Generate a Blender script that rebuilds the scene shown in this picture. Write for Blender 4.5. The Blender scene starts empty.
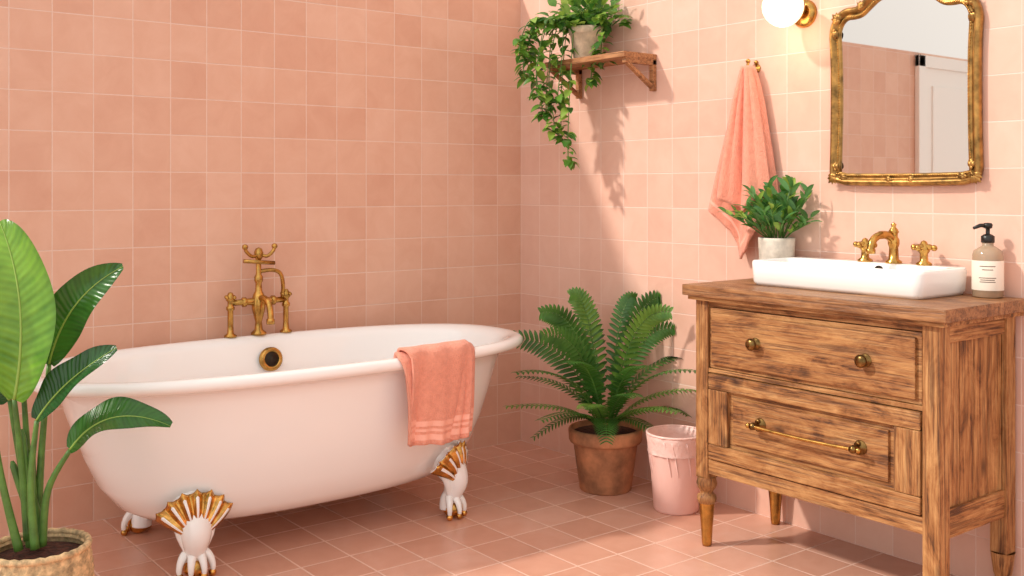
import bpy, bmesh, math, random
from mathutils import Vector, Matrix, noise
random.seed(7)
S=bpy.context.scene
V=Vector
pi=math.pi
# ---------------------------------------------------------------- colour / materials
def lin(c):
    r=[]
    for v in c:
        v=v/255.0
        r.append(v/12.92 if v<=0.04045 else ((v+0.055)/1.055)**2.4)
    return (r[0],r[1],r[2],1)
def newmat(name):
    m=bpy.data.materials.new(name); m.use_nodes=True
    nt=m.node_tree; b=nt.nodes['Principled BSDF']
    return m,nt,b
def N(nt,t,**k):
    n=nt.nodes.new(t)
    for a,v in k.items(): setattr(n,a,v)
    return n
def mth(nt,op,a,b=None,clamp=False):
    n=N(nt,'ShaderNodeMath',operation=op); n.use_clamp=clamp
    for i,v in enumerate((a,b)):
        if v is None: continue
        if isinstance(v,(int,float)): n.inputs[i].default_value=v
        else: nt.links.new(v,n.inputs[i])
    return n.outputs[0]
def ramp(nt,fac,stops):
    n=N(nt,'ShaderNodeValToRGB'); e=n.color_ramp.elements
    while len(e)<len(stops): e.new(0.5)
    for i,(p,c) in enumerate(stops):
        e[i].position=p; e[i].color=c
    nt.links.new(fac,n.inputs[0]); return n.outputs[0]
def mix(nt,fac,a,b,mode='MIX'):
    n=N(nt,'ShaderNodeMix',data_type='RGBA',blend_type=mode)
    if isinstance(fac,(int,float)): n.inputs[0].default_value=fac
    else: nt.links.new(fac,n.inputs[0])
    for i,v in ((6,a),(7,b)):
        if isinstance(v,tuple): n.inputs[i].default_value=v
        else: nt.links.new(v,n.inputs[i])
    return n.outputs[2]
def coords(nt,scale=(1,1,1)):
    t=N(nt,'ShaderNodeTexCoord'); m=N(nt,'ShaderNodeMapping')
    m.inputs['Scale'].default_value=scale
    nt.links.new(t.outputs['Object'],m.inputs[0]); return m.outputs[0]
def noisen(nt,co,scale,detail=3,rough=0.5,dist=0.0):
    n=N(nt,'ShaderNodeTexNoise'); n.inputs['Scale'].default_value=scale
    n.inputs['Detail'].default_value=detail; n.inputs['Roughness'].default_value=rough
    n.inputs['Distortion'].default_value=dist
    nt.links.new(co,n.inputs['Vector']); return n.outputs[0]
def bump(nt,b,h,strength,dist):
    n=N(nt,'ShaderNodeBump'); n.inputs['Strength'].default_value=strength
    n.inputs['Distance'].default_value=dist
    nt.links.new(h,n.inputs['Height']); nt.links.new(n.outputs[0],b.inputs['Normal'])
def tile_mat(name,u,v,size,c1,c2,c3,grout,gw,rough,off=(0,0)):
    m,nt,b=newmat(name)
    co=coords(nt); sp=N(nt,'ShaderNodeSeparateXYZ'); nt.links.new(co,sp.inputs[0])
    U=mth(nt,'ADD',mth(nt,'DIVIDE',sp.outputs[u],size),off[0]); W=mth(nt,'ADD',mth(nt,'DIVIDE',sp.outputs[v],size),off[1])
    fu=mth(nt,'FRACT',mth(nt,'ADD',U,100.0)); fv=mth(nt,'FRACT',mth(nt,'ADD',W,100.0))
    eu=mth(nt,'MINIMUM',fu,mth(nt,'SUBTRACT',1.0,fu)); ev=mth(nt,'MINIMUM',fv,mth(nt,'SUBTRACT',1.0,fv))
    nz=noisen(nt,co,60,2)
    e=mth(nt,'ADD',mth(nt,'MINIMUM',eu,ev),mth(nt,'MULTIPLY',mth(nt,'SUBTRACT',nz,0.5),gw*0.9))
    mr=N(nt,'ShaderNodeMapRange',interpolation_type='SMOOTHSTEP')
    mr.inputs[1].default_value=gw*0.6; mr.inputs[2].default_value=gw*1.5
    nt.links.new(e,mr.inputs[0]); mask=mr.outputs[0]
    cb=N(nt,'ShaderNodeCombineXYZ'); nt.links.new(mth(nt,'FLOOR',mth(nt,'ADD',U,100.001)),cb.inputs[0]); nt.links.new(mth(nt,'FLOOR',mth(nt,'ADD',W,100.001)),cb.inputs[1])
    wn=N(nt,'ShaderNodeTexWhiteNoise',noise_dimensions='3D'); nt.links.new(cb.outputs[0],wn.inputs['Vector'])
    mot=noisen(nt,co,9,5,0.6,0.6)
    f=mth(nt,'ADD',mth(nt,'MULTIPLY',wn.outputs['Value'],0.5),mth(nt,'MULTIPLY',mth(nt,'SUBTRACT',mot,0.25),0.95),True)
    col=ramp(nt,f,[(0.05,lin(c1)),(0.5,lin(c2)),(0.95,lin(c3))])
    out=mix(nt,mask,lin(grout),col)
    nt.links.new(out,b.inputs['Base Color'])
    r=mth(nt,'ADD',mth(nt,'MULTIPLY',mask,rough-0.8),0.8); nt.links.new(r,b.inputs['Roughness'])
    h=mth(nt,'ADD',mth(nt,'MULTIPLY',mask,0.5),mth(nt,'MULTIPLY',noisen(nt,co,14,2),0.35))
    bump(nt,b,h,0.35,0.006)
    b.inputs['Specular IOR Level'].default_value=0.4
    return m
def plain(name,c,rough=0.5,metal=0.0,var=0.0,vs=8,bmp=0.0,bs=80,bd=0.002,**k):
    m,nt,b=newmat(name); co=coords(nt)
    if var>0:
        n=noisen(nt,co,vs,4,0.6)
        c0=tuple(max(0,x*(1-var)) for x in c); c1=tuple(min(255,x*(1+var)) for x in c)
        nt.links.new(ramp(nt,n,[(0.3,lin(c0)),(0.7,lin(c1))]),b.inputs['Base Color'])
    else: b.inputs['Base Color'].default_value=lin(c)
    b.inputs['Roughness'].default_value=rough; b.inputs['Metallic'].default_value=metal
    if bmp>0: bump(nt,b,noisen(nt,co,bs,3),bmp,bd)
    for a,v in k.items(): b.inputs[a.replace('_',' ')].default_value=v
    return m
def wood(name,axis,dark=(84,50,24),midc=(152,100,54),light=(198,150,96),rough=0.58):
    m,nt,b=newmat(name)
    sc=[22,22,22]; sc[axis]=1.3
    co=coords(nt,tuple(sc)); co2=coords(nt,tuple([1.3 if i==axis else 3.6 for i in range(3)]))
    g=noisen(nt,co,2.0,8,0.72,1.1)
    sc2=[75,75,75]; sc2[axis]=2.2
    fine=noisen(nt,coords(nt,tuple(sc2)),3,3,0.6,0.2)
    big=noisen(nt,co2,3.6,6,0.66,1.8)
    f=mth(nt,'ADD',mth(nt,'MULTIPLY',g,0.52),mth(nt,'MULTIPLY',fine,0.30)); f=mth(nt,'ADD',f,mth(nt,'MULTIPLY',big,0.56))
    col=ramp(nt,f,[(0.56,lin(dark)),(0.65,lin(midc)),(0.82,lin(light))])
    # dark open pores / grain lines
    sc3=[40,40,40]; sc3[axis]=1.1
    ln=noisen(nt,coords(nt,tuple(sc3)),2.6,4,0.65,0.6)
    lk=ramp(nt,ln,[(0.38,(1,1,1,1)),(0.46,(0,0,0,1))])
    col=mix(nt,mth(nt,'MULTIPLY',lk,0.55),col,lin((74,42,20)))
    vo=N(nt,'ShaderNodeTexVoronoi'); vo.inputs['Scale'].default_value=4.2
    wv=noisen(nt,coords(nt,(1,1,1)),9,3,0.6)
    nt.links.new(coords(nt,tuple([1.0 if i==axis else 1.9 for i in range(3)])),vo.inputs['Vector'])
    dd=mth(nt,'ADD',vo.outputs['Distance'],mth(nt,'MULTIPLY',mth(nt,'SUBTRACT',wv,0.5),0.12))
    kn=ramp(nt,dd,[(0.03,(1,1,1,1)),(0.15,(0,0,0,1))])
    col=mix(nt,mth(nt,'MULTIPLY',kn,0.85),col,lin((54,28,13)))
    nt.links.new(col,b.inputs['Base Color']); b.inputs['Roughness'].default_value=rough
    bump(nt,b,mth(nt,'SUBTRACT',f,mth(nt,'MULTIPLY',lk,0.3)),0.6,0.005); return m
def leafmat(name,c0,c1,rough=0.38,veins=False):
    m,nt,b=newmat(name); co=coords(nt)
    n=noisen(nt,co,11,3,0.6)
    col=ramp(nt,n,[(0.33,lin(c0)),(0.68,lin(c1))])
    if veins:
        at=N(nt,'ShaderNodeAttribute',attribute_name='leaf'); sp=N(nt,'ShaderNodeSeparateXYZ'); nt.links.new(at.outputs['Vector'],sp.inputs[0])
        ab=mth(nt,'ABSOLUTE',sp.outputs[1])
        ph=mth(nt,'SUBTRACT',mth(nt,'MULTIPLY',sp.outputs[0],150.0),mth(nt,'MULTIPLY',ab,14.0))
        ph2=mth(nt,'SUBTRACT',mth(nt,'MULTIPLY',sp.outputs[0],61.0),mth(nt,'MULTIPLY',ab,6.0))
        w=mth(nt,'ADD',mth(nt,'MULTIPLY',mth(nt,'SINE',ph),0.25),mth(nt,'MULTIPLY',mth(nt,'SINE',ph2),0.25)); w=mth(nt,'ADD',w,0.5)
        lc=tuple(min(255,x*1.22+6) for x in c1)
        col=mix(nt,mth(nt,'MULTIPLY',w,0.30),col,lin(lc))
        edge=ramp(nt,ab,[(0.80,(0,0,0,1)),(1.0,(1,1,1,1))])
        col=mix(nt,mth(nt,'MULTIPLY',edge,0.5),col,lin(tuple(x*0.8 for x in c0)))
        bump(nt,b,w,0.5,0.004)
    nt.links.new(col,b.inputs['Base Color'])
    b.inputs['Roughness'].default_value=rough
    tr=N(nt,'ShaderNodeBsdfTranslucent'); tr.inputs[0].default_value=lin(tuple(min(255,x*1.3) for x in c1))
    mx=N(nt,'ShaderNodeMixShader'); mx.inputs[0].default_value=0.2
    nt.links.new(b.outputs[0],mx.inputs[1]); nt.links.new(tr.outputs[0],mx.inputs[2])
    nt.links.new(mx.outputs[0],nt.nodes['Material Output'].inputs[0])
    return m

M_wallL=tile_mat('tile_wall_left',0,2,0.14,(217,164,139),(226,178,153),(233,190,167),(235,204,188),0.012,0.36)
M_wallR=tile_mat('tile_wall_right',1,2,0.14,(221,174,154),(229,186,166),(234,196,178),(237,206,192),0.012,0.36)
M_floor=tile_mat('tile_floor',0,1,0.175,(206,150,126),(217,163,140),(226,178,157),(232,196,178),0.014,0.26)
M_enamel=plain('white_enamel',(253,252,250),0.08,Coat_Weight=0.6)
M_ceram=plain('white_ceramic',(251,250,248),0.1)
M_gold=plain('aged_brass',(184,142,76),0.25,1.0,var=0.2,vs=30,bmp=0.15,bs=60)
M_shellgold=plain('foot_gold',(200,150,80),0.26,1.0,var=0.25,vs=40)
M_goldpaint=plain('antique_gold',(150,114,64),0.36,0.9,var=0.35,vs=30,bmp=0.3,bs=70)
M_darkbrass=plain('dark_brass',(118,92,54),0.3,1.0,var=0.3,vs=50)
W_y=wood('wood_grain_y',1); W_z=wood('wood_grain_z',2); W_x=wood('wood_grain_x',0)
W_panel=wood('wood_panel',1,(78,44,20),(146,94,50),(190,140,86))
W_top=wood('wood_top',1,(88,54,30),(136,90,54),(176,128,84),0.42)
W_gap=plain('dark_gap',(38,20,10),0.9)
W_shelf=wood('wood_shelf',1,(126,80,48),(166,112,70),(196,142,96))
M_terra=plain('terracotta',(166,114,80),0.8,var=0.28,vs=9,bmp=0.3,bs=40)
M_soil=plain('soil',(66,36,26),0.95,var=0.5,vs=60,bmp=1.0,bs=60,bd=0.01)
M_basket=plain('basket_weave',(200,172,130),0.8,var=0.25,vs=50,bmp=0.5,bs=120)
M_conc=plain('concrete_pot',(212,204,190),0.85,var=0.1,vs=25,bmp=0.4,bs=50)
M_clay=plain('clay_pot',(204,184,158),0.85,var=0.15,vs=20,bmp=0.3,bs=50)
M_towel=plain('coral_terry',(251,164,138),0.95,var=0.05,vs=60,bmp=1.0,bs=240,bd=0.006,Sheen_Weight=0.25)
M_hem=plain('coral_hem',(253,186,164),0.9,bmp=0.5,bs=200)
M_bin=plain('pink_bin',(242,196,184),0.45,bmp=0.15,bs=25,bd=0.01)
M_liner=plain('pink_liner',(244,206,196),0.35,bmp=0.6,bs=30,bd=0.01)
M_fern=leafmat('fern_green',(32,76,30),(78,130,50))
M_fern2=leafmat('fern_green_light',(62,110,42),(114,158,66))
M_ban=leafmat('banana_green',(24,68,28),(60,114,42),0.24,True)
M_ban2=leafmat('banana_green_light',(60,118,30),(120,168,52),0.28,True)
M_dk=leafmat('leaf_dark',(20,52,30),(46,92,44),0.22,True)
M_rib=plain('leaf_rib',(150,182,84),0.5)
M_stem=plain('stem_green',(84,124,54),0.45,var=0.25,vs=14)
M_ivy=leafmat('ivy_green',(48,94,30),(104,150,54))
M_ivy2=leafmat('ivy_light',(98,142,46),(156,186,82))
M_bush=leafmat('bush_green',(42,92,46),(94,148,74))
M_mirror=plain('mirror_glass',(236,232,226),0.015,1.0)
M_white=plain('white_paint',(248,246,242),0.5)
M_black=plain('black_pump',(24,22,20),0.35)
M_bottle=plain('bottle_glass',(196,170,142),0.12,Transmission_Weight=0.35)
M_label=plain('paper_label',(240,228,212),0.7)
M_text=plain('label_ink',(110,90,74),0.8)
M_drain=plain('drain_dark',(52,40,28),0.5,0.6)
m,nt,b=newmat('globe_glow'); b.inputs['Base Color'].default_value=lin((255,240,215))
b.inputs['Emission Color'].default_value=lin((255,226,184)); b.inputs['Emission Strength'].default_value=1.3; M_globe=m

# ---------------------------------------------------------------- mesh builder
class B:
    def __init__(s,name,loc=(0,0,0),clamp=None):
        s.n=name; s.loc=V(loc); s.v=[]; s.f=[]; s.m=[]; s.sm=[]; s.mats=[]; s.clamp=clamp; s.at={}
    def mi(s,mat):
        if mat not in s.mats: s.mats.append(mat)
        return s.mats.index(mat)
    def add(s,vs,fs,mat,smooth=True):
        o=len(s.v); i=s.mi(mat)
        s.v+= [tuple(x) for x in vs]
        for f in fs: s.f.append([o+k for k in f]); s.m.append(i); s.sm.append(smooth)
    def box(s,lo,hi,mat,bev=0.0,seg=2,jit=0):
        bm=bmesh.new(); bmesh.ops.create_cube(bm,size=1)
        lo=V(lo);hi=V(hi);c=(lo+hi)/2;d=hi-lo
        for v in bm.verts: v.co=V((c.x+v.co.x*d.x,c.y+v.co.y*d.y,c.z+v.co.z*d.z))
        if bev>0: bmesh.ops.bevel(bm,geom=bm.edges[:],offset=bev,segments=seg,affect='EDGES',profile=0.7)
        bm.verts.index_update()
        s.add([v.co.copy() for v in bm.verts],[[v.index for v in f.verts] for f in bm.faces],mat,False); bm.free()
    def tube(s,path,rad,mat,seg=10,cap=True):
        path=[V(p) for p in path]; n=len(path)
        if isinstance(rad,(int,float)): rad=[rad]*n
        t0=(path[1]-path[0]).normalized()
        up=V((0,0,1)) if abs(t0.z)<0.9 else V((1,0,0))
        nrm=t0.cross(up).normalized(); vs=[];fs=[]
        for i in range(n):
            t=(path[min(i+1,n-1)]-path[max(i-1,0)])
            t=t.normalized() if t.length>1e-9 else t0
            nrm=(nrm-t*nrm.dot(t))
            nrm=nrm.normalized() if nrm.length>1e-6 else t.orthogonal().normalized()
            bi=t.cross(nrm)
            for k in range(seg):
                a=2*pi*k/seg; vs.append(path[i]+(nrm*math.cos(a)+bi*math.sin(a))*rad[i])
        for i in range(n-1):
            for k in range(seg):
                a=i*seg+k;b_=i*seg+(k+1)%seg; fs.append([a,b_,b_+seg,a+seg])
        if cap: fs.append(list(range(seg))[::-1]); fs.append([(n-1)*seg+k for k in range(seg)])
        s.add(vs,fs,mat)
    def lathe(s,prof,mat,o=(0,0,0),axis=(0,0,1),seg=32,mod=None,cap=False):
        o=V(o); q=V((0,0,1)).rotation_difference(V(axis).normalized()); vs=[];fs=[]
        for j,(r,z) in enumerate(prof):
            for k in range(seg):
                a=2*pi*k/seg; rr=r*(mod(a,j,z) if mod else 1)
                vs.append(o+q@V((rr*math.cos(a),rr*math.sin(a),z)))
        for j in range(len(prof)-1):
            for k in range(seg):
                a=j*seg+k;b_=j*seg+(k+1)%seg; fs.append([a,b_,b_+seg,a+seg])
        if cap:
            fs.append(list(range(seg))[::-1]); fs.append([(len(prof)-1)*seg+k for k in range(seg)])
        s.add(vs,fs,mat)
    def ball(s,c,r,mat,seg=16,sc=(1,1,1),rot=None):
        c=V(c); vs=[];fs=[]; rn=seg//2
        for j in range(rn+1):
            ph=pi*j/rn
            for k in range(seg):
                a=2*pi*k/seg
                p=V((math.sin(ph)*math.cos(a)*sc[0],math.sin(ph)*math.sin(a)*sc[1],-math.cos(ph)*sc[2]))*r
                if rot: p=rot@p
                vs.append(c+p)
        for j in range(rn):
            for k in range(seg):
                a=j*seg+k;b_=j*seg+(k+1)%seg; fs.append([a,b_,b_+seg,a+seg])
        s.add(vs,fs,mat)
    def grid(s,fn,nu,nv,mat,matfn=None,thick=0.0):
        P=[[V(fn(i/nu,j/nv)) for i in range(nu+1)] for j in range(nv+1)]
        def idx(i,j): return j*(nu+1)+i
        vs=[P[j][i] for j in range(nv+1) for i in range(nu+1)]
        quads=[([idx(i,j),idx(i+1,j),idx(i+1,j+1),idx(i,j+1)],(i+.5)/nu,(j+.5)/nv) for j in range(nv) for i in range(nu)]
        if thick:
            off=[]
            for j in range(nv+1):
                for i in range(nu+1):
                    du=P[j][min(i+1,nu)]-P[j][max(i-1,0)]; dv=P[min(j+1,nv)][i]-P[max(j-1,0)][i]
                    n=du.cross(dv); n=n.normalized() if n.length>1e-9 else V((0,0,1))
                    off.append(P[j][i]+n*thick)
            o=len(vs); vs+=off
            quads+=[([a+o for a in q[::-1]],u,v) for q,u,v in list(quads)]
            ed=[idx(i,0) for i in range(nu+1)]+[idx(nu,j) for j in range(1,nv+1)]+[idx(i,nv) for i in range(nu-1,-1,-1)]+[idx(0,j) for j in range(nv-1,0,-1)]
            for k in range(len(ed)):
                a=ed[k];b_=ed[(k+1)%len(ed)]; quads.append(([b_,a,a+o,b_+o],0.5,0.5))
        if matfn:
            by={}
            for q,u,v in quads: by.setdefault(matfn(u,v),[]).append(q)
            o=len(s.v); s.v+=[tuple(x) for x in vs]
            for mt,qs in by.items():
                i=s.mi(mt)
                for q in qs: s.f.append([o+k for k in q]); s.m.append(i); s.sm.append(True)
        else: s.add(vs,[q for q,_,_ in quads],mat)
    def leaf(s,p0,p1,p2,w,mat,hint=(0,0,1),seg=8,fold=0.18,prof=None,rib=None,wave=0.0):
        p0,p1,p2,hint=V(p0),V(p1),V(p2),V(hint); vs=[];fs=[];mid=[]
        ph=random.random()*6; o0=len(s.v)
        for i in range(seg+1):
            t=i/seg; p=p0*(1-t)**2+p1*2*t*(1-t)+p2*t*t
            tg=((p1-p0)*(1-t)+(p2-p1)*t)
            tg=tg.normalized() if tg.length>1e-9 else V((0,0,1))
            sd=tg.cross(hint); sd=sd.normalized() if sd.length>1e-6 else tg.orthogonal().normalized()
            nm=sd.cross(tg)
            ww=w*0.5*(prof(t) if prof else max(0.02,math.sin(pi*min(1,t**0.75))**0.8))
            wv=nm*(wave*math.sin(t*14+ph))*w*0.5; wv2=nm*(wave*math.sin(t*11+ph*2))*w*0.5
            vs+=[p-sd*ww+nm*ww*fold*2+wv,p-sd*ww*0.5+nm*ww*fold*0.8,p,p+sd*ww*0.5+nm*ww*fold*0.8,p+sd*ww+nm*ww*fold*2-wv2]
            if rib:
                for k in range(5): s.at[o0+i*5+k]=(t,(k-2)/2,0)
            mid.append(p+nm*0.001)
        for i in range(seg):
            for k in range(4):
                a=i*5+k; fs.append([a,a+1,a+6,a+5])
        s.add(vs,fs,mat)
        if rib: s.tube(mid,[rib*(1-0.8*i/seg) for i in range(seg+1)],M_rib,6)
    def done(s,parent=None):
        me=bpy.data.meshes.new(s.n); vs=s.v
        if s.clamp: vs=[s.clamp(v) for v in vs]
        vs=[(v[0]-s.loc.x,v[1]-s.loc.y,v[2]-s.loc.z) for v in vs]
        me.from_pydata(vs,[],s.f)
        for mt in s.mats: me.materials.append(mt)
        me.polygons.foreach_set('material_index',s.m); me.polygons.foreach_set('use_smooth',s.sm)
        if s.at:
            at=me.attributes.new('leaf','FLOAT_VECTOR','POINT')
            for i,vv in s.at.items(): at.data[i].vector=vv
        me.update(); o=bpy.data.objects.new(s.n,me); o.location=s.loc
        S.collection.objects.link(o)
        if parent: o.parent=parent
        return o
def catmull(pts,n=6,closed=False):
    pts=[V(p) for p in pts]; out=[]; L=len(pts)
    rng=L if closed else L-1
    for i in range(rng):
        a=pts[(i-1)%L] if closed or i>0 else pts[0]; b_=pts[i]; c=pts[(i+1)%L]; d=pts[(i+2)%L] if closed or i+2<L else pts[-1]
        for k in range(n):
            t=k/n
            out.append(0.5*((2*b_)+(c-a)*t+(2*a-5*b_+4*c-d)*t*t+(3*b_-a-3*c+d)*t**3))
    if not closed: out.append(pts[-1])
    return out

# ---------------------------------------------------------------- room shell
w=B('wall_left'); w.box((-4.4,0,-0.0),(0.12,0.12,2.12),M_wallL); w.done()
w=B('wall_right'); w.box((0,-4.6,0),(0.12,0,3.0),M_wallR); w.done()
w=B('floor'); w.box((-4.4,-4.6,-0.1),(0.12,0.12,0),M_floor); w.done()
d=B('door_1',(-3.85,0,0))
d.box((-4.32,-0.035,0),(-4.24,-0.002,2.1),M_white,0.004); d.box((-3.5,-0.035,0),(-3.42,-0.002,2.1),M_white,0.004)
d.box((-4.32,-0.035,2.02),(-3.42,-0.002,2.1),M_white,0.004); d.box((-4.24,-0.02,0.005),(-3.5,-0.003,2.02),M_white,0.003)
for z0,z1 in ((0.15,0.95),(1.05,1.9)): d.box((-4.14,-0.03,z0),(-3.6,-0.018,z1),M_white,0.008)
d.lathe([(0.0,0.05),(0.022,0.048),(0.026,0.035),(0.012,0.02),(0.012,0)],M_gold,(-3.56,-0.02,1.0),(0,-1,0),16)
d.done()

# ---------------------------------------------------------------- bathtub
TX,TY=-1.385,-0.482
t=B('clawfoot_bathtub',(TX,TY,0))
def ring(a,b_,z,n=2.5,seg=120,dx=0):
    out=[]
    for k in range(seg):
        th=2*pi*k/seg; c,s_=math.cos(th),math.sin(th)
        out.append(V((TX+dx+a*math.copysign(abs(c)**(2/n),c),TY+b_*math.copysign(abs(s_)**(2/n),s_),z)))
    return out
R_=[(0.28,0.12,.118),(0.48,.20,.124),(.575,.25,.145),(.635,.285,.18),(.69,.315,.25),(.73,.34,.34),(.765,.36,.44),(.798,.376,.54),(.815,.383,.575),
    (.850,.394,.584),(.893,.412,.587),(.911,.422,.593),(.917,.427,.604),(.914,.424,.617),(.902,.414,.626),(.884,.402,.629),(.855,.388,.624),(.832,.374,.612),(.818,.366,.596),
    (.79,.352,.5),(.755,.333,.4),(.71,.305,.3),(.65,.275,.235),(.55,.23,.20),(.4,.15,.188),(.15,.05,.185)]
seg=120; vs=[];fs=[]
for a,b_,z in R_: vs+=ring(a,b_,z)
for j in range(len(R_)-1):
    for k in range(seg): q=j*seg+k; q2=j*seg+(k+1)%seg; fs.append([q,q2,q2+seg,q+seg])
fs.append(list(range(seg))[::-1]); fs.append([(len(R_)-1)*seg+k for k in range(seg)])
t.add(vs,fs,M_enamel)
oc=V((-1.34,-0.142,0.54)); ax=V((0,-1,0.15))
t.lathe([(0.046,-0.008),(0.046,0.006),(0.040,0.012),(0.030,0.012),(0.028,0.006)],M_gold,oc,ax,28)
t.lathe([(0.029,0.007),(0.012,0.009),(0.011,0.016),(0.0001,0.018)],M_drain,oc,ax,24)
def foot(cx,cy,ang,top=0.27):
    out=V((math.cos(ang),math.sin(ang),0)); sd=V((-math.sin(ang),math.cos(ang),0)); up=V((0,0,1))
    c=V((cx,cy,0))
    pts=[c-out*0.045+up*0.225,c-out*0.0+up*0.19,c+out*0.03+up*0.14,c+out*0.022+up*0.095,c+out*0.004+up*0.06,c+out*0.004+up*0.03]
    t.tube(catmull(pts,5),[0.070+(-0.038)*min(1,(i/17)) if i<17 else 0.032+0.004*(i-17)/8 for i in range(26)],M_enamel,18)
    nr=7
    def shell(u,v):
        a=(u-0.5)*2*1.12; rr=0.02+v*0.135
        edge=1-0.10*abs(math.cos(u*nr*pi))*v
        rr*=edge
        h=0.016*abs(math.sin(u*nr*pi))*v+0.02*math.sin(v*pi*0.9)
        return c+up*(0.118+rr*math.cos(a)*1.05)+sd*rr*math.sin(a)*0.92+out*(0.046+h-0.018*v-0.05*(abs(a)/1.12)**2*v)
    t.grid(shell,nr*8,14,M_enamel,lambda u,v:(M_shellgold if (abs((u*nr)%1-0.5)>0.16 and v>0.1) or v>0.86 else M_enamel),thick=-0.012)
    t.ball(c+out*0.05+up*0.128,0.022,M_enamel,12)
    for sg in (-1,1):
        t.tube(catmull([c+up*0.165+sd*sg*0.05+out*0.01,c+up*0.13+sd*sg*0.042+out*0.02,c+up*0.09+sd*sg*0.026+out*0.018,c+up*0.06+sd*sg*0.018+out*0.012],4),[0.016,0.016,0.016,0.015,0.015,0.014,0.014,0.013,0.013,0.012,0.011,0.010,0.009],M_enamel,10)
    t.ball(c+out*0.018+up*0.031,0.031,M_shellgold,18,(1.2,1.2,1))
    for k in range(-1,3):
        aa=(k-0.5)*0.68
        dd=out*math.cos(aa)+sd*math.sin(aa)
        p=[c+up*0.085+dd*0.012,c+up*0.075+dd*0.036,c+up*0.055+dd*0.053,c+up*0.03+dd*0.060,c+up*0.010+dd*0.056]
        t.tube(catmull(p,3),[0.013,0.014,0.014,0.014,0.014,0.013,0.012,0.011,0.010,0.009,0.008,0.006,0.004],M_enamel,8)
        t.ball(c+dd*0.058+up*0.012,0.0125,M_shellgold,10)
for (fx,fy,aa) in ((-1.865,-0.73,-1.75),(-0.915,-0.73,-1.05),(-1.865,-0.24,1.9),(-0.915,-0.24,1.2)):
    foot(fx,fy,aa)
t.done()

# ---------------------------------------------------------------- tub faucet
fx,fy=-1.36,-0.073
f=B('brass_tub_faucet',(fx,fy,0.628))
zb=0.629
for sx in (-0.115,0.115):
    f.lathe([(0.0,0),(0.024,0.0),(0.024,0.006),(0.013,0.014),(0.011,0.04),(0.011,0.10),(0.016,0.105),(0.016,0.115),(0.011,0.12),(0.011,0.135),(0.017,0.14),(0.019,0.152),(0.012,0.162),(0.008,0.17),(0.0,0.172)],M_gold,(fx+sx,fy,zb),(0,0,1),18)
f.tube([(fx-0.115,fy,zb+0.13),(fx-0.06,fy,zb+0.13),(fx,fy,zb+0.13),(fx+0.06,fy,zb+0.13),(fx+0.115,fy,zb+0.13)],[0.011,0.012,0.017,0.012,0.011],M_gold,14)
for sx in (-0.06,0.06): f.lathe([(0.012,-0.01),(0.019,-0.006),(0.019,0.006),(0.012,0.01)],M_gold,(fx+sx,fy,zb+0.13),(1,0,0),16)
f.lathe([(0.0,0.0),(0.03,0.0),(0.03,0.008),(0.016,0.02),(0.013,0.05),(0.020,0.075),(0.026,0.10),(0.028,0.13),(0.022,0.155),(0.014,0.17),(0.012,0.2),(0.017,0.21),(0.017,0.225),(0.011,0.235),(0.010,0.29),(0.016,0.30),(0.018,0.32),(0.012,0.335),(0.0,0.34)],M_gold,(fx,fy,zb),(0,0,1),20)
f.tube(catmull([(fx,fy,zb+0.14),(fx+0.002,fy-0.05,zb+0.145),(fx+0.004,fy-0.085,zb+0.125),(fx+0.004,fy-0.1,zb+0.085),(fx+0.004,fy-0.1,zb+0.06)],5),0.012,M_gold,14)
f.lathe([(0.012,0.0),(0.016,0.0),(0.016,0.018),(0.012,0.022)],M_gold,(fx+0.004,fy-0.1,zb+0.05),(0,0,1),16)
f.tube(catmull([(fx+0.0,fy,zb+0.245),(fx+0.05,fy-0.01,zb+0.25),(fx+0.085,fy-0.012,zb+0.235),(fx+0.098,fy-0.01,zb+0.19),(fx+0.10,fy,zb+0.14)],5),0.008,M_gold,12)
for sx in (-1,1):
    f.tube(catmull([(fx,fy,zb+0.315),(fx+sx*0.03,fy-0.01,zb+0.305),(fx+sx*0.055,fy-0.012,zb+0.325),(fx+sx*0.06,fy-0.012,zb+0.34)],5),[0.007]*15+[0.009],M_gold,10)
    f.ball((fx+sx*0.061,fy-0.012,zb+0.343),0.012,M_gold,12)
f.tube([(fx-0.07,fy-0.02,zb+0.29),(fx+0.055,fy-0.025,zb+0.278)],0.008,M_gold,10)
for hx in (-0.115,0.115):
    for k in range(4):
        a=k*pi/2+0.5
        f.ball((fx+hx+0.02*math.cos(a),fy+0.02*math.sin(a),zb+0.152),0.008,M_gold,8)
f.done()

# ---------------------------------------------------------------- towel on tub
tw=B('towel',(-1.05,-0.91,0.62))
pr=[V(p) for p in [(-0.816,0.50,0),(-0.826,0.56,0),(-0.846,0.62,0),(-0.866,0.640,0),(-0.892,0.640,0),(-0.916,0.624,0),(-0.926,0.59,0),(-0.926,0.52,0),(-0.924,0.44,0),(-0.922,0.38,0),(-0.924,0.325,0)]]
pc=catmull(pr,6)
def drape(x0,x1,lift,endk,seed):
    def fn(u,v):
        k=v*(len(pc)-1)*endk; i=min(int(k),len(pc)-2); p=pc[i].lerp(pc[i+1],k-i)
        hang=max(0,v-0.5)*2
        sk=-0.024*hang
        x=x0+(x1-x0)*u+sk*(u-0.5)*2+0.006*math.sin(v*9+seed)
        off=lift+0.015*hang*math.sin(u*9+seed+v*2)+0.007*hang*math.sin(u*23+v*4)+0.004*math.sin(u*17+v*9+seed)
        dxn=abs(x-TX)/0.917; ycurve=0.427*(1-(1-dxn**2.5)**(1/2.5))
        return (x,p.x-off+ycurve*0.93+0.004,p.y+(lift if v<0.6 else lift*max(0,(0.75-v)/0.15))+0.014*(u-0.5)*hang+(0.010*math.sin(u*5+1)*hang))
    return fn
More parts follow.
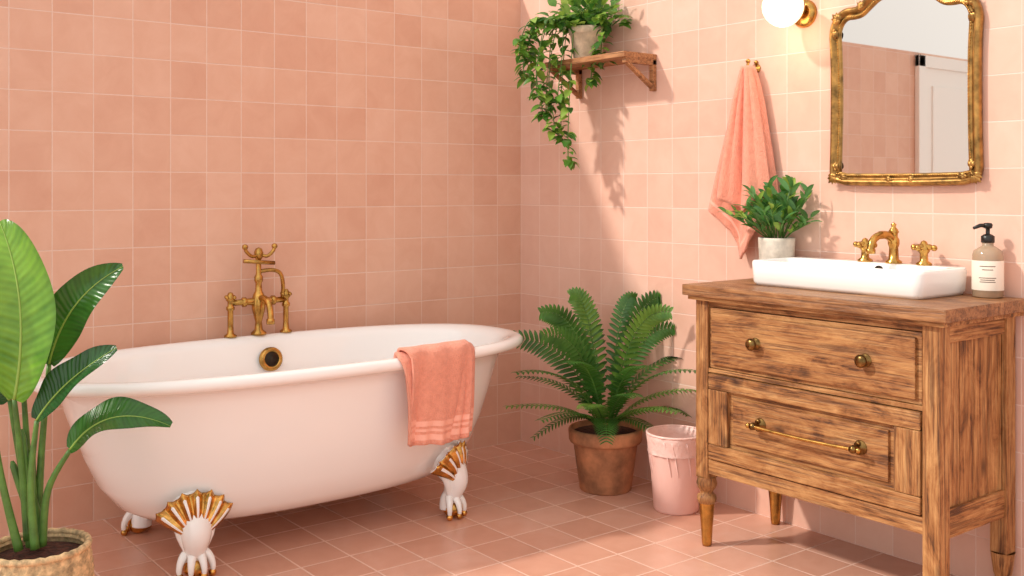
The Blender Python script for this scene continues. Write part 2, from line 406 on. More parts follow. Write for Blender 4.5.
def hemf(u,v): return M_hem if (0.865<v<0.885 or 0.905<v<0.925 or 0.945<v<0.962) else M_towel
tw.grid(drape(-1.225,-0.90,0.006,0.97,0.3),36,64,M_towel,hemf,thick=0.012)
tw.grid(drape(-1.21,-0.935,0.022,0.985,2.1),36,64,M_towel,hemf,thick=0.010)
tw.done()

# ---------------------------------------------------------------- vanity
v=B('wooden_vanity',(-0.235,-1.93,0))
X0,X1=-0.43,-0.015; Y0,Y1=-2.37,-1.495; ZB=0.25; ZT=0.84
v.box((-0.462,-2.405,ZT),(-0.006,-1.462,0.877),W_top,0.005)
v.box((-0.448,-2.392,ZT-0.014),(-0.010,-1.475,ZT),W_y,0.004)
P=0.052
for (xa,ya) in ((X0,Y0),(X0,Y1-P),(X1-P,Y0),(X1-P,Y1-P)):
    near=ya<-2
    v.box((xa,ya,(0.13 if near else ZB-0.02)),(xa+P,ya+P,ZT-0.012),W_z,0.005)
    cx_,cy_=xa+P/2,ya+P/2
    if near:
        v.lathe([(0.0001,0.0),(0.018,0.0),(0.021,0.012),(0.023,0.05),(0.021,0.055),(0.026,0.07),(0.030,0.10),(0.034,0.13)],W_z,(cx_,cy_,0),(0,0,1),20)
        v.lathe([(0.0001,0.0),(0.019,0.0),(0.023,0.010),(0.0245,0.05),(0.021,0.052)],M_gold,(cx_,cy_,0),(0,0,1),20)
        continue
    v.lathe([(0.0001,0.0),(0.015,0.0),(0.017,0.012),(0.019,0.05),(0.023,0.10),(0.027,0.145)],M_gold,(cx_,cy_,0),(0,0,1),20)
    v.lathe([(0.024,0.14),(0.031,0.15),(0.033,0.16),(0.031,0.17),(0.022,0.178),(0.022,0.185),(0.030,0.195),(0.035,0.21),(0.030,0.232)],W_z,(cx_,cy_,0),(0,0,1),20)
v.box((X0+0.03,Y0+0.02,ZB+0.01),(X1-0.005,Y1-0.02,ZT-0.01),W_gap)
fy0,fy1=Y0+P,Y1-P
v.box((X0+0.006,fy0,0.806),(X0+0.04,fy1,ZT-0.012),W_y,0.003)
v.box((X0+0.004,fy0,0.588),(X0+0.04,fy1,0.602),W_y,0.003)
v.box((X0+0.004,fy0,ZB),(X0+0.04,fy1,0.298),W_y,0.004)
g=0.005
dz0,dz1=0.604,0.803
v.box((X0+0.008,fy0+g,dz0),(X0+0.03,fy1-g,dz1),W_y,0.003)
v.box((X0-0.004,fy0+g+0.014,dz0+0.014),(X0+0.02,fy1-g-0.014,dz1-0.014),W_panel,0.006)
dz0,dz1=0.302,0.585; fw=0.05
ya,yb=fy0+g,fy1-g
v.box((X0+0.012,ya+0.01,dz0+0.01),(X0+0.03,yb-0.01,dz1-0.01),W_panel)
v.box((X0-0.003,ya,dz1-fw),(X0+0.025,yb,dz1),W_y,0.005); v.box((X0-0.003,ya,dz0),(X0+0.025,yb,dz0+fw),W_y,0.005)
v.box((X0-0.0035,ya,dz0+fw+0.001),(X0+0.025,ya+fw+0.03,dz1-fw-0.001),W_z,0.005); v.box((X0-0.0035,yb-fw-0.03,dz0+fw+0.001),(X0+0.025,yb,dz1-fw-0.001),W_z,0.005)
v.box((X0+0.002,ya+fw+0.05,dz0+fw+0.018),(X0+0.02,yb-fw-0.05,dz1-fw-0.018),W_panel,0.006)
for yy,sg in ((Y0,1),(Y1,-1)):
    def yb2(a,b_): return (min(yy+sg*a,yy+sg*b_),max(yy+sg*a,yy+sg*b_))
    q=yb2(0.006,0.03)
    v.box((X0+P,q[0],0.775),(X1-P,q[1],ZT-0.012),W_x,0.004); v.box((X0+P,q[0],ZB-0.01),(X1-P,q[1],0.32),W_x,0.004)
    q=yb2(0.016,0.03); n=4; wd=(X1-P-X0-P)/n
    for k in range(n): v.box((X0+P+k*wd+0.001,q[0],0.31),(X0+P+(k+1)*wd-0.001,q[1],0.78),W_z,0.003)
for ky in (-1.75,-2.145):
    v.lathe([(0.0,0.033),(0.012,0.032),(0.019,0.026),(0.019,0.020),(0.009,0.012),(0.008,0.004),(0.018,0.003),(0.020,-0.001)],M_darkbrass,(X0-0.005,ky,0.706),(-1,0,0),20)
hz=0.452
v.tube(catmull([(X0-0.036,-1.755,hz),(X0-0.037,-1.85,hz-0.003),(X0-0.038,-1.945,hz-0.004),(X0-0.037,-2.04,hz-0.003),(X0-0.036,-2.135,hz)],5),0.0055,M_gold,12)
for ky in (-1.765,-2.125):
    v.lathe([(0.0,0.045),(0.010,0.043),(0.012,0.036),(0.012,0.028),(0.008,0.02),(0.008,0.004),(0.020,0.002),(0.022,-0.004)],M_darkbrass,(X0-0.001,ky,hz),(-1,0,0),20)
    v.ball((X0-0.01,ky,hz+0.014),0.007,M_darkbrass,10); v.ball((X0-0.01,ky,hz-0.014),0.007,M_darkbrass,10)
    v.ball((X0-0.036,ky+(-0.018 if ky<-2 else 0.018),hz),0.009,M_gold,10)
v.done()

# ---------------------------------------------------------------- sink
s=B('vessel_sink',(-0.16,-1.93,0.877))
def rrect(xa,xb,ya,yb,r,z,n=8):
    out=[]
    for (cx,cy,a0) in ((xb-r,yb-r,0),(xa+r,yb-r,pi/2),(xa+r,ya+r,pi),(xb-r,ya+r,3*pi/2)):
        for k in range(n+1): a=a0+pi/2*k/n; out.append(V((cx+r*math.cos(a),cy+r*math.sin(a),z)))
    return out
sx0,sx1,sy0,sy1=-0.308,-0.028,-2.240,-1.618; z0=0.8775; zt=0.960
RR=[rrect(sx0+.03,sx1-.02,sy0+.03,sy1-.03,.02,z0),rrect(sx0+.012,sx1-.01,sy0+.012,sy1-.012,.025,z0),rrect(sx0+.004,sx1-.003,sy0+.004,sy1-.004,.028,z0+.012),rrect(sx0+.002,sx1,sy0+.002,sy1-.002,.03,z0+.045),
    rrect(sx0,sx1,sy0,sy1,.03,zt-.012),rrect(sx0+.001,sx1-.001,sy0+.001,sy1-.001,.03,zt-.004),rrect(sx0+.005,sx1-.005,sy0+.005,sy1-.005,.027,zt),
    rrect(sx0+.014,sx1-.082,sy0+.018,sy1-.018,.026,zt),rrect(sx0+.019,sx1-.087,sy0+.023,sy1-.023,.024,zt-.006),rrect(sx0+.026,sx1-.092,sy0+.035,sy1-.035,.03,zt-.045),rrect(sx0+.05,sx1-.11,sy0+.07,sy1-.07,.03,zt-.062),rrect(sx0+.08,sx1-.13,sy0+.25,sy1-.25,.015,zt-.066)]
L=len(RR[0]); vs=[p for r in RR for p in r]; fs=[]
for j in range(len(RR)-1):
    for k in range(L): a=j*L+k;b_=j*L+(k+1)%L; fs.append([a,b_,b_+L,a+L])
fs.append(list(range(L))[::-1]); fs.append([(len(RR)-1)*L+k for k in range(L)])
s.add(vs,fs,M_ceram)
s.lathe([(0.016,-0.002),(0.016,0.003),(0.0001,0.004)],M_drain,(sx1-.090,-1.985,zt-.022),(-1,0,0.1),16)
s.done()
zc=0.960
f=B('brass_sink_faucet',(-0.07,-2.01,zc))
sp=(-0.072,-2.008)
f.lathe([(0.0,0),(0.026,0.0),(0.026,0.006),(0.016,0.014),(0.014,0.05),(0.018,0.062),(0.018,0.075),(0.013,0.085),(0.013,0.095),(0.017,0.100),(0.012,0.110),(0.006,0.116),(0.009,0.124),(0.0,0.132)],M_gold,(sp[0],sp[1],zc),(0,0,1),20)
f.tube(catmull([(sp[0],sp[1],zc+0.07),(sp[0]-0.03,sp[1]+0.004,zc+0.090),(sp[0]-0.07,sp[1]+0.008,zc+0.090),(sp[0]-0.10,sp[1]+0.01,zc+0.074),(sp[0]-0.112,sp[1]+0.01,zc+0.045)],6),[0.013]*12+[0.012]*12+[0.0125],M_gold,14)
f.lathe([(0.012,0.0),(0.015,0.0),(0.015,0.014),(0.012,0.016)],M_gold,(sp[0]-0.112,sp[1]+0.01,zc+0.035),(0,0,1),16)
for hy,sg in ((-1.905,1),(-2.112,-1)):
    f.lathe([(0.0,0),(0.024,0.0),(0.024,0.006),(0.013,0.014),(0.012,0.036),(0.018,0.044),(0.019,0.056),(0.012,0.066),(0.008,0.074),(0.0,0.078)],M_gold,(-0.072,hy,zc),(0,0,1),20)
    f.tube([(-0.072,hy-0.03,zc+0.056),(-0.072,hy,zc+0.060),(-0.072,hy+0.03,zc+0.056)],[0.007,0.009,0.007],M_gold,12)
    f.tube([(-0.102,hy,zc+0.056),(-0.072,hy,zc+0.060),(-0.045,hy,zc+0.056)],[0.007,0.009,0.007],M_gold,12)
    for q in ((-0.072,hy-0.034),(-0.072,hy+0.034),(-0.106,hy),(-0.04,hy)): f.ball((q[0],q[1],zc+0.055),0.010,M_gold,10)
f.done()

# ---------------------------------------------------------------- soap bottle
s=B('soap_dispenser',(-0.062,-2.31,0.877)); o=(-0.062,-2.31,0.8775)
s.lathe([(0.0001,0.0),(0.038,0.0),(0.043,0.004),(0.043,0.122),(0.040,0.136),(0.024,0.148),(0.016,0.152),(0.016,0.164)],M_bottle,o,(0,0,1),32)
s.lathe([(0.0438,0.022),(0.0441,0.023),(0.0441,0.108),(0.0438,0.109)],M_label,o,(0,0,1),32)
for zz,hw in ((0.092,0.5),(0.082,0.35),(0.058,0.55),(0.052,0.45),(0.046,0.5)):
    a0=math.atan2(-1.5,-3.0)
    def lt(u,vv,zz=zz,hw=hw): a=a0+(u-0.5)*2*hw; return (o[0]+0.0444*math.cos(a),o[1]+0.0444*math.sin(a),o[2]+zz+0.0022*vv)
    s.grid(lt,8,1,M_text)
s.lathe([(0.018,0.161),(0.019,0.162),(0.019,0.180),(0.012,0.185),(0.006,0.187),(0.006,0.202),(0.012,0.204),(0.014,0.214),(0.010,0.219),(0.0001,0.220)],M_black,o,(0,0,1),20)
s.tube([(o[0],o[1],o[2]+0.211),(o[0]-0.02,o[1]+0.012,o[2]+0.212),(o[0]-0.04,o[1]+0.022,o[2]+0.204)],[0.007,0.006,0.0045],M_black,10)
s.done()

# ---------------------------------------------------------------- mirror
half=[(0.0,1.846),(0.05,1.842),(0.09,1.830),(0.125,1.806),(0.150,1.788),(0.175,1.784),(0.200,1.784),(0.222,1.774),(0.238,1.752),(0.246,1.72),(0.244,1.68),(0.241,1.60),(0.241,1.45),(0.243,1.33),(0.246,1.24)]
MC=-2.003
left=[V((-0.018,MC+a,z)) for a,z in half]; leftc=catmull(left,4)
full=[V((p.x,2*MC-p.y,p.z)) for p in leftc[::-1]]+leftc[1:]
bot=[V((-0.018,MC+0.246-0.492*k/12,1.232-0.004*math.sin(pi*k/12))) for k in range(1,12)]
outl=full+bot
mr=B('gilt_wall_mirror',(-0.018,MC,1.5))
outn=len(outl)
def sweep(pts,prof,mat):
    n=len(pts); vs=[];fs=[];c=V((-0.018,MC,1.48))
    for i,p in enumerate(pts):
        tg=(pts[(i+1)%n]-pts[i-1]).normalized(); nm=tg.cross(V((1,0,0))).normalized()
        if nm.dot(p-c)<0: nm=-nm
        for (a,h) in prof: vs.append(p+nm*a+V((-h,0,0)))
    m_=len(prof)
    for i in range(n):
        for k in range(m_): a=i*m_+k; b_=i*m_+(k+1)%m_; c1=((i+1)%n)*m_+(k+1)%m_; d1=((i+1)%n)*m_+k; fs.append([a,b_,c1,d1])
    mr.add(vs,fs,mat)
sweep(outl,[(-0.020,-0.014),(0.020,-0.014),(0.023,-0.004),(0.022,0.006),(0.017,0.014),(0.010,0.017),(0.003,0.013),(-0.001,0.005),(-0.005,0.003),(-0.009,0.007),(-0.014,0.008),(-0.019,0.002)],M_goldpaint)
for i in range(outn):
    a=outl[i]; b_=outl[(i+1)%outn]; dl=(b_-a).length; k=max(1,round(dl/0.009))
    for j in range(k):
        p=a.lerp(b_,j/k); c=V((-0.018,MC,1.48)); dd=(c-p); dd.x=0; dd.normalize()
        mr.ball(p+dd*0.013+V((-0.008,0,0)),0.0034,M_gold,6)
gv=[V((-0.016,MC+(p.y-MC)*0.97,1.48+(p.z-1.48)*0.97)) for p in outl]
mr.add(gv,[list(range(outn))],M_mirror,False)
def orn(y,z,ang,sc=1.0,n=2):
    for k in range(-n,n+1):
        a=ang+k*0.42; L_=0.05*sc*(1-0.12*abs(k)); d_=V((0,math.cos(a),math.sin(a)))
        p=V((-0.032,y,z)); mr.leaf(p,p+d_*L_*0.5+V((-0.010,0,0)),p+d_*L_+V((0.004,0,0)),0.024*sc,M_goldpaint,(-1,0,0),6,-0.25)
    mr.ball((-0.033,y,z),0.009*sc,M_goldpaint,10,(0.7,1,1))
for sg in (-1,1):
    orn(MC+sg*0.243,1.242,-pi/2+sg*0.8,0.75); orn(MC+sg*0.240,1.262,pi/2,0.6,1); orn(MC+sg*0.222,1.236,pi/2+sg*pi/2,0.6,1)
    orn(MC+sg*0.226,1.764,pi/2-sg*0.8,0.8); orn(MC+sg*0.243,1.735,-pi/2,0.7,1); orn(MC+sg*0.135,1.800,pi/2-sg*0.9,0.6)
    orn(MC+sg*0.03,1.848,pi/2-sg*1.3,0.7,1)
orn(MC,1.846,pi/2,1.0); orn(MC-0.03,1.228,pi,0.5,1); orn(MC+0.03,1.228,0,0.5,1)
mr.done()

# ---------------------------------------------------------------- sconce
cy,cz=-1.618,1.826
s=B('globe_wall_sconce',(0,cy,cz))
s.lathe([(0.0001,0.026),(0.03,0.025),(0.045,0.018),(0.05,0.008),(0.05,0.0)],M_gold,(-0.001,cy-0.0,cz-0.012),(-1,0,0),28)
s.tube([(-0.02,cy,cz-0.012),(-0.045,cy,cz-0.01),(-0.06,cy,cz-0.005)],[0.012,0.012,0.02],M_gold,14)
s.lathe([(0.034,0.0),(0.038,0.004),(0.038,0.022),(0.030,0.026),(0.0,0.026)],M_gold,(-0.070,cy,cz),(1,0,0),24)
s.ball((-0.125,cy,cz),0.071,M_globe,28)
s.done()

# ---------------------------------------------------------------- hanging towel
h=B('hanging_towel',(0,-1.40,1.64))
h.lathe([(0.018,0.0),(0.018,0.004),(0.006,0.008),(0.006,0.03)],M_gold,(-0.001,-1.405,1.640),(-1,0,0),16)
h.tube(catmull([(-0.03,-1.405,1.640),(-0.045,-1.405,1.633),(-0.052,-1.405,1.643),(-0.05,-1.405,1.660)],4),0.005,M_gold,8)
h.ball((-0.05,-1.405,1.664),0.009,M_gold,10); h.ball((-0.005,-1.405,1.663),0.008,M_gold,10)
def interp(x,tab):
    for (a,b_),(c,d_) in zip(tab,tab[1:]):
        if x<=c: t_=(x-a)/(c-a); return b_+(d_-b_)*t_
    return tab[-1][1]
def ht(ld,yo,z_tab,w0,w1,skew):
    def fn(u,vv):
        zb_=interp(u,z_tab); z=1.645+(zb_-1.645)*vv
        wd=0.018+(w1)*(vv**0.8)
        y=-1.405+yo*vv+ (0.5-u)*wd*1.0
        x=-0.034-ld-0.012*vv-0.022*math.sin(u*3.2*pi+0.6+vv*0.6)*(0.35+0.65*vv)-0.008*math.sin(u*9*pi+1)*(1-vv*0.5)*min(1,vv*4)
        return (min(x,-0.004),y,z)
    return fn
h.grid(ht(0.0,0.022,[(0,1.115),(0.25,1.04),(0.42,0.935),(0.6,0.98),(0.8,1.07),(1,1.15)],0.02,0.27,0),48,50,M_towel,lambda u,v_:M_hem if 0.92<v_<0.94 or 0.955<v_<0.97 else M_towel,thick=-0.008)
h.grid(ht(0.026,0.0,[(0,1.16),(0.5,1.11),(1,1.19)],0.02,0.19,0),36,40,M_towel,None,thick=-0.008)
h.done()

# ---------------------------------------------------------------- wall shelf
s=B('wall_shelf',(-0.09,-0.65,1.74))
s.box((-0.185,-0.895,1.722),(-0.001,-0.40,1.745),W_shelf,0.003)
for yy in (-0.885,-0.43):
    s.box((-0.022,yy-0.009,1.595),(-0.001,yy+0.012,1.722),W_shelf,0.002)
    s.box((-0.175,yy-0.009,1.700),(-0.001,yy+0.012,1.7225),W_shelf,0.002)
    a=[V((-0.172,yy-0.008,1.703)),V((-0.148,yy-0.008,1.703)),V((-0.016,yy-0.008,1.618)),V((-0.016,yy-0.008,1.600))]
    b2=[p+V((0,0.018,0)) for p in a]
    s.add(a+b2,[[0,1,2,3],[7,6,5,4],[0,4,5,1],[1,5,6,2],[2,6,7,3],[3,7,4,0]],W_shelf,False)
s.done()

# ---------------------------------------------------------------- trailing plant on shelf
clx=lambda mx: (lambda p:(min(p[0],mx),p[1],p[2]))
p=B('trailing_potted_plant',(-0.1,-0.60,1.745),clx(-0.006)); pc0=V((-0.10,-0.585,1.7455))
p.lathe([(0.0001,0),(0.055,0),(0.060,0.006),(0.074,0.105),(0.080,0.108),(0.082,0.135),(0.074,0.136),(0.070,0.12),(0.0001,0.118)],M_clay,pc0,(0,0,1),32)
top=pc0+V((0,0,0.13))
def rl(pos,d_,size,mat,b_=p,w=0.62,droop=0.25,seg=5):
    d_=d_.normalized(); e=pos+d_*size+V((0,0,-size*droop)); m_=pos+d_*size*0.5+V((0,0,size*0.12))
    hint=V((random.uniform(-.6,.1),random.uniform(-.6,.3),1)) if abs(d_.z)<0.7 else V((-0.7,-0.7,0.2))
    b_.leaf(pos,m_,e,size*w,mat,hint,seg,0.12)
for i in range(230):
    a=random.uniform(0,2*pi); el=random.uniform(-0.05,1.3); r=random.uniform(0.03,0.17)
    pos=top+V((math.cos(a)*math.cos(el)*r*1.0,math.sin(a)*math.cos(el)*r*1.2,math.sin(el)*r*0.95+0.0))
    if pos.x>-0.02: pos.x=-0.02-random.random()*0.05
    d_=(pos-top)+V((random.uniform(-.08,.08),random.uniform(-.08,.08),random.uniform(-.05,.08)))
    rl(pos,d_,random.uniform(0.045,0.070),random.choice([M_ivy,M_ivy,M_fern,M_ivy2]))
for i in range(26):
    a=random.uniform(0,2*pi); r=random.uniform(.06,.14)
    p.tube([top+V((0,0,-0.02)),top+V((math.cos(a)*r*.5,math.sin(a)*r*.6,0.07)),top+V((min(0.06,math.cos(a)*r),math.sin(a)*r,0.08))],0.002,M_stem,5)
R3=V((0.7907,-0.6122,0)); 
vines=[(-0.15,0.00,1.44),(-0.17,0.03,1.52),(-0.07,-0.04,1.31),(-0.26,0.0,1.66),(-0.25,0.04,1.74),(-0.21,-0.05,1.58),(-0.20,0.05,1.50),(0.02,-0.06,1.64),(0.08,-0.04,1.72),(-0.12,-0.03,1.55),(-0.29,-0.03,1.76),(-0.10,0.02,1.40)]
F3=V((0.6122,0.7907,0))
for (la,dp,ze) in vines:
    e=V((top.x,top.y,ze))+R3*la+F3*dp
    if la>0: e=V((-0.12,top.y-la*1.6,ze))
    mid1=V((top.x+(e.x-top.x)*0.75,top.y+(e.y-top.y)*0.75,top.z+0.045)); mid2=V((e.x+random.uniform(-.02,.02),e.y,(top.z+e.z)/2+0.02))
    pts=catmull([top,mid1,mid2,e+V((random.uniform(-.015,.015),random.uniform(-.02,.02),0.04)),e],8)
    p.tube(pts,0.0022,M_stem,5)
    for i in range(5,len(pts)):
        for k in range(1 if i%3 else 2):
            a=random.uniform(0,2*pi); rl(pts[i],V((math.cos(a),math.sin(a),random.uniform(-0.7,0.2))),random.uniform(0.038,0.060),random.choice([M_ivy,M_ivy,M_ivy2,M_fern]))
p.done()

# ---------------------------------------------------------------- vanity plant
p=B('potted_plant',(-0.072,-1.550,0.877),lambda q:(min(q[0],-0.006),q[1],q[2])); c=V((-0.074,-1.552,0.8775))
p.lathe([(0.0001,0),(0.054,0),(0.057,0.004),(0.064,0.138),(0.064,0.147),(0.057,0.148),(0.054,0.135),(0.0001,0.132)],M_conc,c,(0,0,1),32)
tp=c+V((0,0,0.135))
for i in range(34):
    a=i*2.4; el=random.uniform(0.5,1.45); L_=random.uniform(0.13,0.21); d_=V((math.cos(a)*math.cos(el),math.sin(a)*math.cos(el),math.sin(el)))
    if d_.x>0: d_.x*=0.25; d_.y*=1.3
    d_.normalize(); e=tp+d_*L_
    p.tube([tp+V((math.cos(a)*.02,math.sin(a)*.02,0)),tp+d_*L_*0.5,e],0.0022,M_stem,5)
    for k in range(8):
        q=tp+d_*L_*(0.45+0.55*k/7); aa=random.uniform(0,2*pi)
        dd=d_*0.5+V((math.cos(aa)*0.75,math.sin(aa)*0.75,random.uniform(0.0,0.6)))
        if q.x+dd.x*0.05>-0.01: dd.x=-abs(dd.x)*0.4
        rl(q,dd,random.uniform(0.05,0.075),random.choice([M_bush,M_bush,M_fern,M_ivy2]),p,0.28,0.10)
p.done()

# ---------------------------------------------------------------- fern
FC=V((-0.225,-0.83,0))
p=B('potted_fern',FC,lambda q:(min(q[0],-0.006),min(q[1],-0.01),max(q[2],0.0)))
p.lathe([(0.0001,0.0),(0.098,0.0),(0.103,0.006),(0.128,0.185),(0.130,0.19),(0.142,0.192),(0.146,0.20),(0.148,0.238),(0.144,0.246),(0.134,0.246),(0.130,0.225),(0.0001,0.222)],M_terra,FC,(0,0,1),48)
p.lathe([(0.129,0.226),(0.07,0.234),(0.0001,0.238)],M_soil,FC,(0,0,1),24)
base=FC+V((0,0,0.235))
def frond(az,L_,reach,hgt,tw_=0.0,mat=M_fern):
    hd=V((math.cos(az),math.sin(az),0)); b0=base+hd*0.02
    p0=b0; p1=b0+hd*reach*0.28+V((0,0,max(hgt,0.12)*1.05)); p2=b0+hd*reach+V((0,0,hgt))
    n=25; pts=[p0*(1-t)**2+p1*2*t*(1-t)+p2*t*t for t in [i/n for i in range(n+1)]]
    p.tube(pts,[0.0038*(1-0.75*i/n) for i in range(n+1)],M_stem,5)
    tot=sum((pts[i+1]-pts[i]).length for i in range(n)); wid=tot/n*0.80
    upright=hgt>0.33
    for i in range(4,n+1):
        t=i/n; tg=(pts[min(i+1,n)]-pts[i-1]).normalized()
        sd=tg.cross(V((0,0,1)))
        if upright: sd=(tg.cross(V((-0.612+tw_,-0.79,0.1)))).normalized()
        if sd.length<0.2: sd=V((-hd.y,hd.x,0))
        sd.normalize()
        if not upright: sd=(sd+hd.cross(V((0,0,1)))*0.5).normalized()
        up=sd.cross(tg).normalized()
        Lp=0.074*L_*(math.sin(pi*min(1,(t-0.08)*0.93))**0.6)*(1.08-t*0.55)+0.006
        for s_ in (-1,1):
            d_=(sd*s_*0.86+tg*0.5).normalized(); q=pts[i]
            e=q+d_*Lp-V((0,0,Lp*0.12)); m_=q+d_*Lp*0.5+up*Lp*0.12
            p.leaf(q,m_,e,wid*(0.75+0.3*(1-t)),mat,up,4,0.12,prof=lambda u:(0.35+0.65*math.sin(pi*min(1,0.25+u*0.7))) if u<0.95 else 0.08)
Rl=math.atan2(-0.6122,0.7907)
spec=[(0.15,1.0,0.34,0.30),(-0.25,1.0,0.40,0.18),(-0.55,1.0,0.38,0.28),(0.1,0.9,0.26,0.42),(-0.9,1.05,0.34,0.14),(-1.3,1.05,0.30,0.20),(-1.6,1.0,0.26,0.02),(-1.9,1.0,0.32,0.16),(-2.3,1.0,0.34,0.10),
 (-2.6,1.05,0.38,0.28),(-2.9,1.0,0.38,0.12),(3.1,1.05,0.35,0.38),(2.8,1.0,0.34,0.20),(2.5,0.95,0.28,0.46),(2.0,0.9,0.20,0.50),(0.6,0.8,0.14,0.54),(-0.4,1.0,0.22,0.50),(-2.8,1.0,0.26,0.50),
 (-2.1,1.0,0.26,0.32),(-0.05,0.9,0.35,0.07),(-2.75,0.9,0.30,0.0),(-0.7,0.9,0.27,-0.02),(-3.1,1.0,0.12,0.56),(0.3,1.0,0.24,0.54),(-1.0,1.0,0.25,0.30),(2.2,0.9,0.25,0.34),(-2.45,1.0,0.28,0.42)]
for i,(a,l,r,hh) in enumerate(spec):
    frond(Rl+a+random.uniform(-.06,.06),l,r*random.uniform(.95,1.08),hh*0.96,random.uniform(-.4,.4),M_fern2 if i%3==1 else M_fern)
p.done()

# ---------------------------------------------------------------- bin
bc=V((-0.195,-1.185,0))
b_=B('waste_bin',bc)
b_.lathe([(0.0001,0.002),(0.080,0.0),(0.084,0.006),(0.094,0.14),(0.103,0.275)],M_bin,bc,(0,0,1),48,lambda a,j,z:1+0.006*math.sin(a*7+j)*(1 if j>2 else 0))
def lm(a,j,z): return 1+0.012*math.sin(a*9+j*1.3)+0.010*math.sin(a*17+j*2.1+1)
b_.lathe([(0.085,0.20),(0.098,0.262),(0.103,0.284),(0.108,0.287),(0.111,0.279),(0.109,0.262),(0.107,0.245),(0.1055,0.225),(0.106,0.215)][::-1],M_liner,bc,(0,0,1),96,lambda a,j,z:1+(lm(a,j,z)-1)*(1.0 if j<5 else 0.5))
b_.tube([bc+V((0.1085*math.cos(k*2*pi/48),0.1085*math.sin(k*2*pi/48),0.286)) for k in range(49)],0.005,M_liner,8)
for k in range(14):
    a=-2.9+k*0.42+random.uniform(-.1,.1)
    q=[bc+V((math.cos(a+0.03*j)*(0.1065-0.0016*j),math.sin(a+0.03*j)*(0.1065-0.0016*j),0.27-0.016*j)) for j in range(9)]
    b_.tube(q,[0.005,0.0045,0.004,0.004,0.004,0.0035,0.003,0.002,0.001],M_liner,6)
b_.done()

# ---------------------------------------------------------------- bird of paradise in basket
BC=V((-2.363,-0.927,0))
p=B('potted_bird_of_paradise',BC,lambda q:(q[0],min(q[1],-0.02),q[2]))
prof=[(0.0001,0.0),(0.10,0.0)]; nrow=22
for j in range(nrow+1):
    z=0.004+0.236*j/nrow; prof.append((0.105+0.035*math.sin(pi*(0.12+0.62*j/nrow))-0.004,z))
prof+= [(0.128,0.25),(0.120,0.25),(0.115,0.236)]
p.lathe(prof,M_basket,BC,(0,0,1),96,lambda a,j,z:1+0.03*math.cos(a*24+j*pi) if 1<j<nrow+2 else 1)
p.tube([BC+V((0.125*math.cos(k*2*pi/64),0.125*math.sin(k*2*pi/64),0.248+0.002*math.sin(k*2.5))) for k in range(65)],0.009,M_basket,8)
p.lathe([(0.118,0.222),(0.06,0.232),(0.0001,0.236)],M_soil,BC,(0,0,1),24)
def PW(px,py,dep=0): return BC+R3*((px-38)*0.002655)+F3*dep+V((0,0,1.2-(py-188)*0.002655))
Lf=V((-0.6122,-0.7907,0.35)).normalized()
def bleaf(b0,m0,t0,wd,mat,hint,stem,rib=0.004,fold=0.14,wave=0.10):
    pf=lambda u: max(0.02,math.sin(pi*min(1,(u*0.96+0.02)**0.85))**0.62)
    p.leaf(b0,m0,t0,wd,mat,hint,30,fold,pf,rib,wave)
    pts=catmull(stem+[b0],6); n=len(pts); p.tube(pts,[0.012-0.006*i/(n-1) for i in range(n)],M_stem,10)
bleaf(PW(18,398,-.02),PW(42,300,-.05),PW(-6,222,0.03),0.21,M_ban2,Lf,[PW(28,540),PW(22,470)],0.005,0.20)
bleaf(PW(44,366,.03),PW(64,296,0),PW(126,266,-.02),0.115,M_ban,Lf+V((0.3,-.2,0.1)),[PW(34,540,.02),PW(36,460,.03)],0.0035,0.2)
bleaf(PW(42,418,-.03),PW(70,376,-.06),PW(124,345,-.05),0.100,M_dk,Lf+V((0,0,0.5)),[PW(40,545,-.03),PW(36,480,-.03)],0.003,0.2)
bleaf(PW(70,450,0),PW(108,396,-.02),PW(168,428,0.02),0.110,M_ban,Lf+V((0,0,0.9)),[PW(42,545,0),PW(48,490,0)],0.003)
bleaf(PW(6,402,.02),PW(-10,370,0),PW(-50,350,0),0.12,M_dk,Lf,[PW(30,545,0.03),PW(16,470,.03)])
bleaf(PW(2,420,-.05),PW(-6,400,-.08),PW(-60,410,-.1),0.10,M_ban,Lf+V((0,0,.6)),[PW(26,545,-.04),PW(12,480,-.05)])
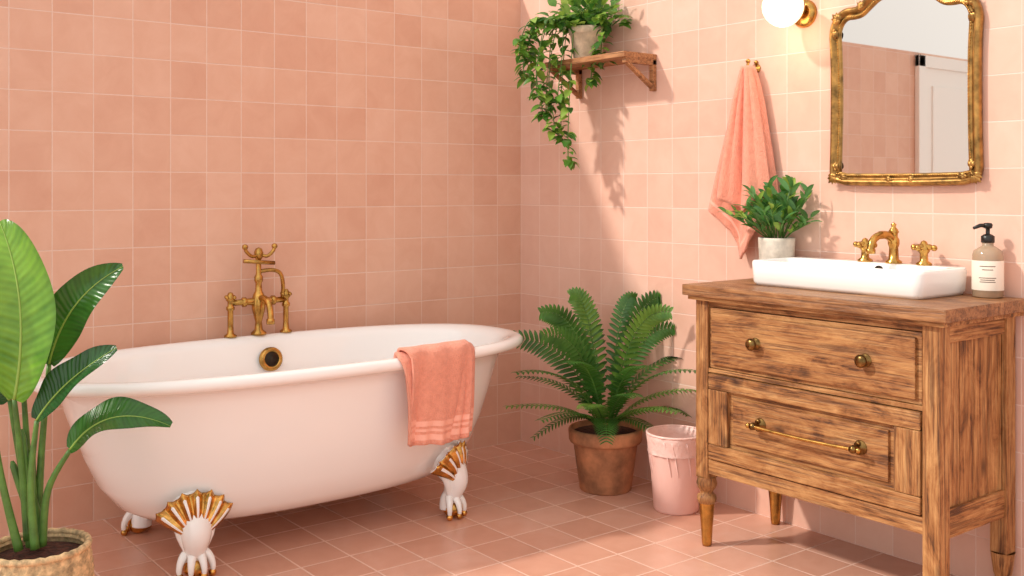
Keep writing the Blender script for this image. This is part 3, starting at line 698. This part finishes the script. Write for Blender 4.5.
bleaf(PW(14,385,.05),PW(-2,350,.06),PW(2,318,.07),0.10,M_dk,Lf,[PW(30,545,0.05),PW(20,470,.05)])
for (a,b2) in ((20,430),(30,450),(10,462)):
    p.tube(catmull([PW(34+random.uniform(-6,6),548,0.01),PW((34+a)/2,500,.01),PW(a,b2,.01)],5),[0.013]*5+[0.009]*5+[0.004],M_stem,10)
p.done()

# ---------------------------------------------------------------- lighting
wd=bpy.data.worlds.new('World'); S.world=wd; wd.use_nodes=True
nt=wd.node_tree; bg=nt.nodes['Background']
tc=N(nt,'ShaderNodeTexCoord'); dp=N(nt,'ShaderNodeVectorMath',operation='DOT_PRODUCT')
nt.links.new(tc.outputs['Generated'],dp.inputs[0]); dp.inputs[1].default_value=V((-0.75,-0.35,0.55)).normalized()
mr_=N(nt,'ShaderNodeMapRange',interpolation_type='SMOOTHSTEP'); mr_.inputs[1].default_value=0.1; mr_.inputs[2].default_value=0.95; mr_.inputs[3].default_value=0.66; mr_.inputs[4].default_value=1.35
nt.links.new(dp.outputs['Value'],mr_.inputs[0]); nt.links.new(mr_.outputs[0],bg.inputs[1])
bg.inputs[0].default_value=(1.0,0.95,0.91,1)
sun=bpy.data.lights.new('sun','SUN'); sun.energy=2.6; sun.angle=math.radians(3.5); sun.color=(1.0,0.93,0.83)
so=bpy.data.objects.new('sun',sun); S.collection.objects.link(so); so.location=(-4,2,5)
so.rotation_euler=V((1,-0.52,-0.92)).to_track_quat('-Z','Y').to_euler()
pl=bpy.data.lights.new('sconce_bulb','POINT'); pl.energy=1.0; pl.color=(1,0.8,0.55); pl.shadow_soft_size=0.07
po=bpy.data.objects.new('sconce_bulb',pl); po.location=(-0.125,-1.618,1.735); S.collection.objects.link(po)
S.view_settings.view_transform='Standard'
# ---------------------------------------------------------------- camera
cd=bpy.data.cameras.new('camera'); cd.sensor_width=36; cd.lens=36*1036/1024; cd.shift_y=-100/1024
co=bpy.data.objects.new('camera',cd); co.location=(-3.052,-3.872,1.2); co.rotation_euler=(pi/2,0,math.radians(-37.75))
S.collection.objects.link(co); S.camera=co
